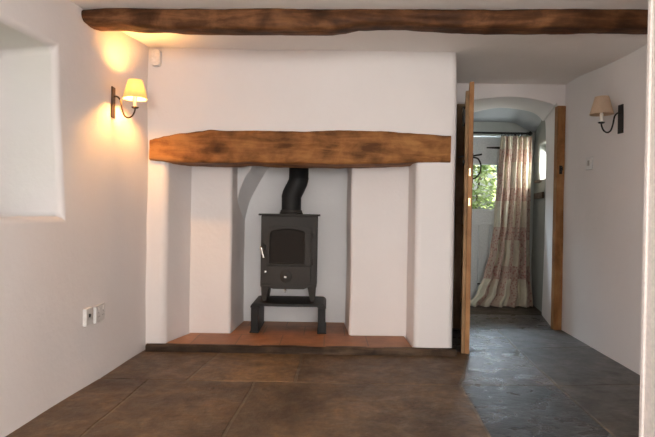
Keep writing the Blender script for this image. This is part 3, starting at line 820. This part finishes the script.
# ------------------------------------------------------------------ wall sconces (local +x points out of the wall)
def sconce(loc, rotz, label, shade, metal, on):
    t = empty('wall_sconce', loc, rotz); tag(t, label, 'wall lamp', 'matching wall sconces')
    box('back_plate', 0, .009, -.026, .026, -.092, .092, metal, t, bevel=.002)
    bm = bmesh.new(); pts = catmull([(.006, 0, .035), (.028, 0, .036), (.046, 0, .014), (.056, 0, -.036), (.070, 0, -.075), (.092, 0, -.088), (.116, 0, -.076), (.130, 0, -.048), (.132, 0, -.026)], 5)
    add_tube(bm, pts, .0052, 10); link('arm', bm, metal, t)
    T = Matrix.Translation((.132, 0, 0))
    bm = bmesh.new(); add_lathe(bm, [(.006, -.034), (.018, -.030), (.022, -.024), (.020, -.022), (.010, -.022)], 20, T); link('candle_cup', bm, metal, t)
    bm = bmesh.new(); add_lathe(bm, [(.0105, -.023), (.0105, .046), (.006, .050)], 16, T); link('candle_tube', bm, M['candle'], t)
    bm = bmesh.new(); add_lathe(bm, [(.008, .050), (.012, .056), (.022, .070), (.026, .084), (.021, .100), (.010, .113), (.001, .118)], 16, T); link('bulb', bm, bulb_mat(on), t)
    bm = bmesh.new(); add_lathe(bm, [(.0705, .026), (.0410, .138), (.0400, .1375), (.0695, .0255), (.0705, .026)], 40, T, False, False); link('lamp_shade', bm, shade, t)
    bm = bmesh.new()
    for a in range(3):
        c, s_ = math.cos(a * 2 * PI / 3), math.sin(a * 2 * PI / 3); add_tube(bm, [(.132 + .010 * c, .010 * s_, .032), (.132 + .0545 * c, .0545 * s_, .082)], .0012, 6)
    link('shade_carrier', bm, metal, t)
    return t
ly = 3.17; lx = left_x(ly, 1.58) + .010 * fbm((0, ly, 1.58), 1.7, 5)
sconce((lx + .001, ly, 1.580), .075, 'lit bronze wall sconce with glowing cream shade on the left wall', M['shade_cream'], M['bronze'], True)
ry = 3.39; rx = right_x(ry, 1.57) + .008 * fbm((1, ry, 1.57), 1.5, 8)
sconce((rx - .001, ry, 1.570), PI + .058, 'unlit black wall sconce with buff shade on the right wall', M['shade_buff'], M['iron'], False)

# ------------------------------------------------------------------ small fittings
def on_left(y, z): return left_x(y, z) + .010 * fbm((0, y, z), 1.7, 5)
def plate(name, loc, rotz, w, h, d, label, cat):
    t = empty(name, loc, rotz); tag(t, label, cat)
    box('face_plate', -.004, d, -w / 2, w / 2, -h / 2, h / 2, M['white_plastic'], t, bevel=.004)
    return t
y, z = 2.825, .365
t = plate('television_socket', (on_left(y, z), y, z), .082, .088, .092, .016, 'small square aerial socket low on the left wall, nearer the window niche', 'socket')
bm = bmesh.new(); add_lathe(bm, [(.010, .0), (.010, .004), (.004, .004), (.004, .001)], 16, Matrix.Translation((.016, -.002, .006)) @ Matrix.Rotation(PI / 2, 4, 'Y')); link('aerial_hole', bm, M['hole'], t)
y, z = 2.948, .362
t = plate('power_socket', (on_left(y, z), y, z), .082, .146, .092, .014, 'wide white double power socket low on the left wall, nearer the fireplace', 'socket')
for dy in (-.036, .036):
    box('rocker_switch', .014, .018, dy - .006, dy + .006, .018, .036, M['white_plastic'], t, bevel=.001)
    bm = bmesh.new()
    for py_, pz_, w_, h_ in ((0, .008, .004, .008), (-.011, -.014, .007, .004), (.011, -.014, .007, .004)): add_box(bm, .0138, .0146, dy + py_ - w_ / 2, dy + py_ + w_ / 2, pz_ - h_ / 2, pz_ + h_ / 2)
    link('pin_holes', bm, M['hole'], t, smooth=False)
y, z = 3.86, 1.332
t = plate('light_switch', (right_x(y, z) + .008 * fbm((1, y, z), 1.5, 8), y, z), PI + .058, .086, .092, .012, 'small pale light switch on the right wall beside the doorway', 'light switch')
box('rocker_switch', .012, .017, -.012, .012, -.020, .020, M['grey_plastic'], t, bevel=.002)

t = empty('motion_detector', (-1.160, 3.556, 1.955), 0); tag(t, 'small white alarm sensor high in the corner left of the fireplace', 'sensor')
bm = bmesh.new(); add_prism(bm, rounded(-.032, .032, -.055, .055, .018, .022), -.040, .010); link('casing', bm, M['white_plastic'], t, bevel=.007)
bm = bmesh.new(); add_prism(bm, rounded(-.022, .022, -.040, .004, .010, .018), -.046, -.038); ln = link('lens', bm, M['white_plastic'], t, bevel=.003)

# ------------------------------------------------------------------ garden
bm = bmesh.new(); vs_ = [bm.verts.new(v) for v in ((-25, -25, -.12), (25, -25, -.12), (25, 30, -.12), (-25, 30, -.12))]; bm.faces.new(vs_)
tag(link('ground', bm, M['grass']), kind='structure')
hg = empty('hedge', (2.3, 8.6, -.12)); tag(hg, 'leafy hedge seen through the outer door pane', 'hedge')
bm = bmesh.new(); rh = random.Random(12)
for i in range(5200):
    x = rh.uniform(-2.2, 2.2); yy = rh.uniform(-.55, .45); z = rh.uniform(.05, 1.95 + .12 * math.sin(x * 3))
    yy -= .25 * noise.noise((x * 2.3, z * 2.3, 5))
    L = rh.uniform(.05, .10); w = L * .38
    Mx = Matrix.Translation((x, yy, z)) @ Matrix.Rotation(rh.uniform(0, 2 * PI), 4, 'Z') @ Matrix.Rotation(rh.uniform(-.9, .9), 4, 'X') @ Matrix.Rotation(rh.uniform(-.8, .8), 4, 'Y')
    q = [bm.verts.new(Mx @ Vector(v)) for v in ((-L, 0, 0), (0, -w, .01), (L, 0, -.01), (0, w, .01))]
    bm.faces.new(q)
link('foliage', bm, M['leaf'], hg, smooth=False)
bm = bmesh.new()
for i in range(14):
    x = -2 + i * .31; add_tube(bm, catmull([(x, 0, 0), (x + .05, .03, .6), (x - .06, -.02, 1.2), (x + .03, 0, 1.9)], 4), .018, 7)
link('stems', bm, M['stem'], hg)

# ------------------------------------------------------------------ light
w = bpy.data.worlds.new('sky'); scene.world = w; w.use_nodes = True; nt = w.node_tree
bg = nt.nodes['Background']; sk = nd(nt, 'ShaderNodeTexSky'); sk.sky_type = 'NISHITA'; sk.sun_disc = False; sk.sun_elevation = math.radians(48); sk.sun_rotation = math.radians(200); sk.air_density = 1.2; sk.dust_density = 4
hs = nd(nt, 'ShaderNodeHueSaturation'); hs.inputs['Saturation'].default_value = .65; nt.links.new(sk.outputs[0], hs.inputs['Color']); nt.links.new(hs.outputs[0], bg.inputs[0])
bg.inputs[1].default_value = .30

def area(name, loc, direction, sx, sy, power, color):
    l = bpy.data.lights.new(name, 'AREA'); l.shape = 'RECTANGLE'; l.size = sx; l.size_y = sy; l.energy = power; l.color = color
    o = bpy.data.objects.new(name, l); COL.objects.link(o); o.location = loc
    o.rotation_euler = Vector(direction).to_track_quat('-Z', 'Z').to_euler(); return o
area('fill_light_rear', (.25, -3.80, 1.30), (-.05, 1, 0), 1.45, 1.0, 124, (1, .975, .955))  # added fill that sets the frontal light level
area('fill_light_side', (left_x(SY, 1.3) - .24, SY, (SZ0 + SZ1) / 2), (1, 0, 0), .95, .85, 116, (.98, .99, 1))  # added fill for the right wall, jamb and ceiling
area('sheen_light_outer_door', (1.62, 6.35, 1.92), (0, -1, -.5), .9, .46, 170, (.72, .86, 1))  # unseen panel, added to put a bluish sheen on the floor
area('daylight_porch_window', (porch_rx(5.27) + .15, 5.27, 1.49), (-1, .15, -.7), .24, .28, 9, (.95, 1, .97))
sun = bpy.data.lights.new('sun', 'SUN'); sun.energy = 16; sun.angle = .02; sun.color = (1, .98, .95)
so_ = bpy.data.objects.new('sun', sun); COL.objects.link(so_); so_.rotation_euler = Vector((-.06, 1, -.46)).to_track_quat('-Z', 'Z').to_euler()

scene.view_settings.view_transform = 'Standard'; scene.view_settings.look = 'None'
scene.view_settings.exposure = 0; scene.view_settings.gamma = 1; scene.view_settings.use_curve_mapping = False
scene.cycles.use_denoising = True
scene.cycles.max_bounces = 10; scene.cycles.diffuse_bounces = 6; scene.cycles.sample_clamp_indirect = 6
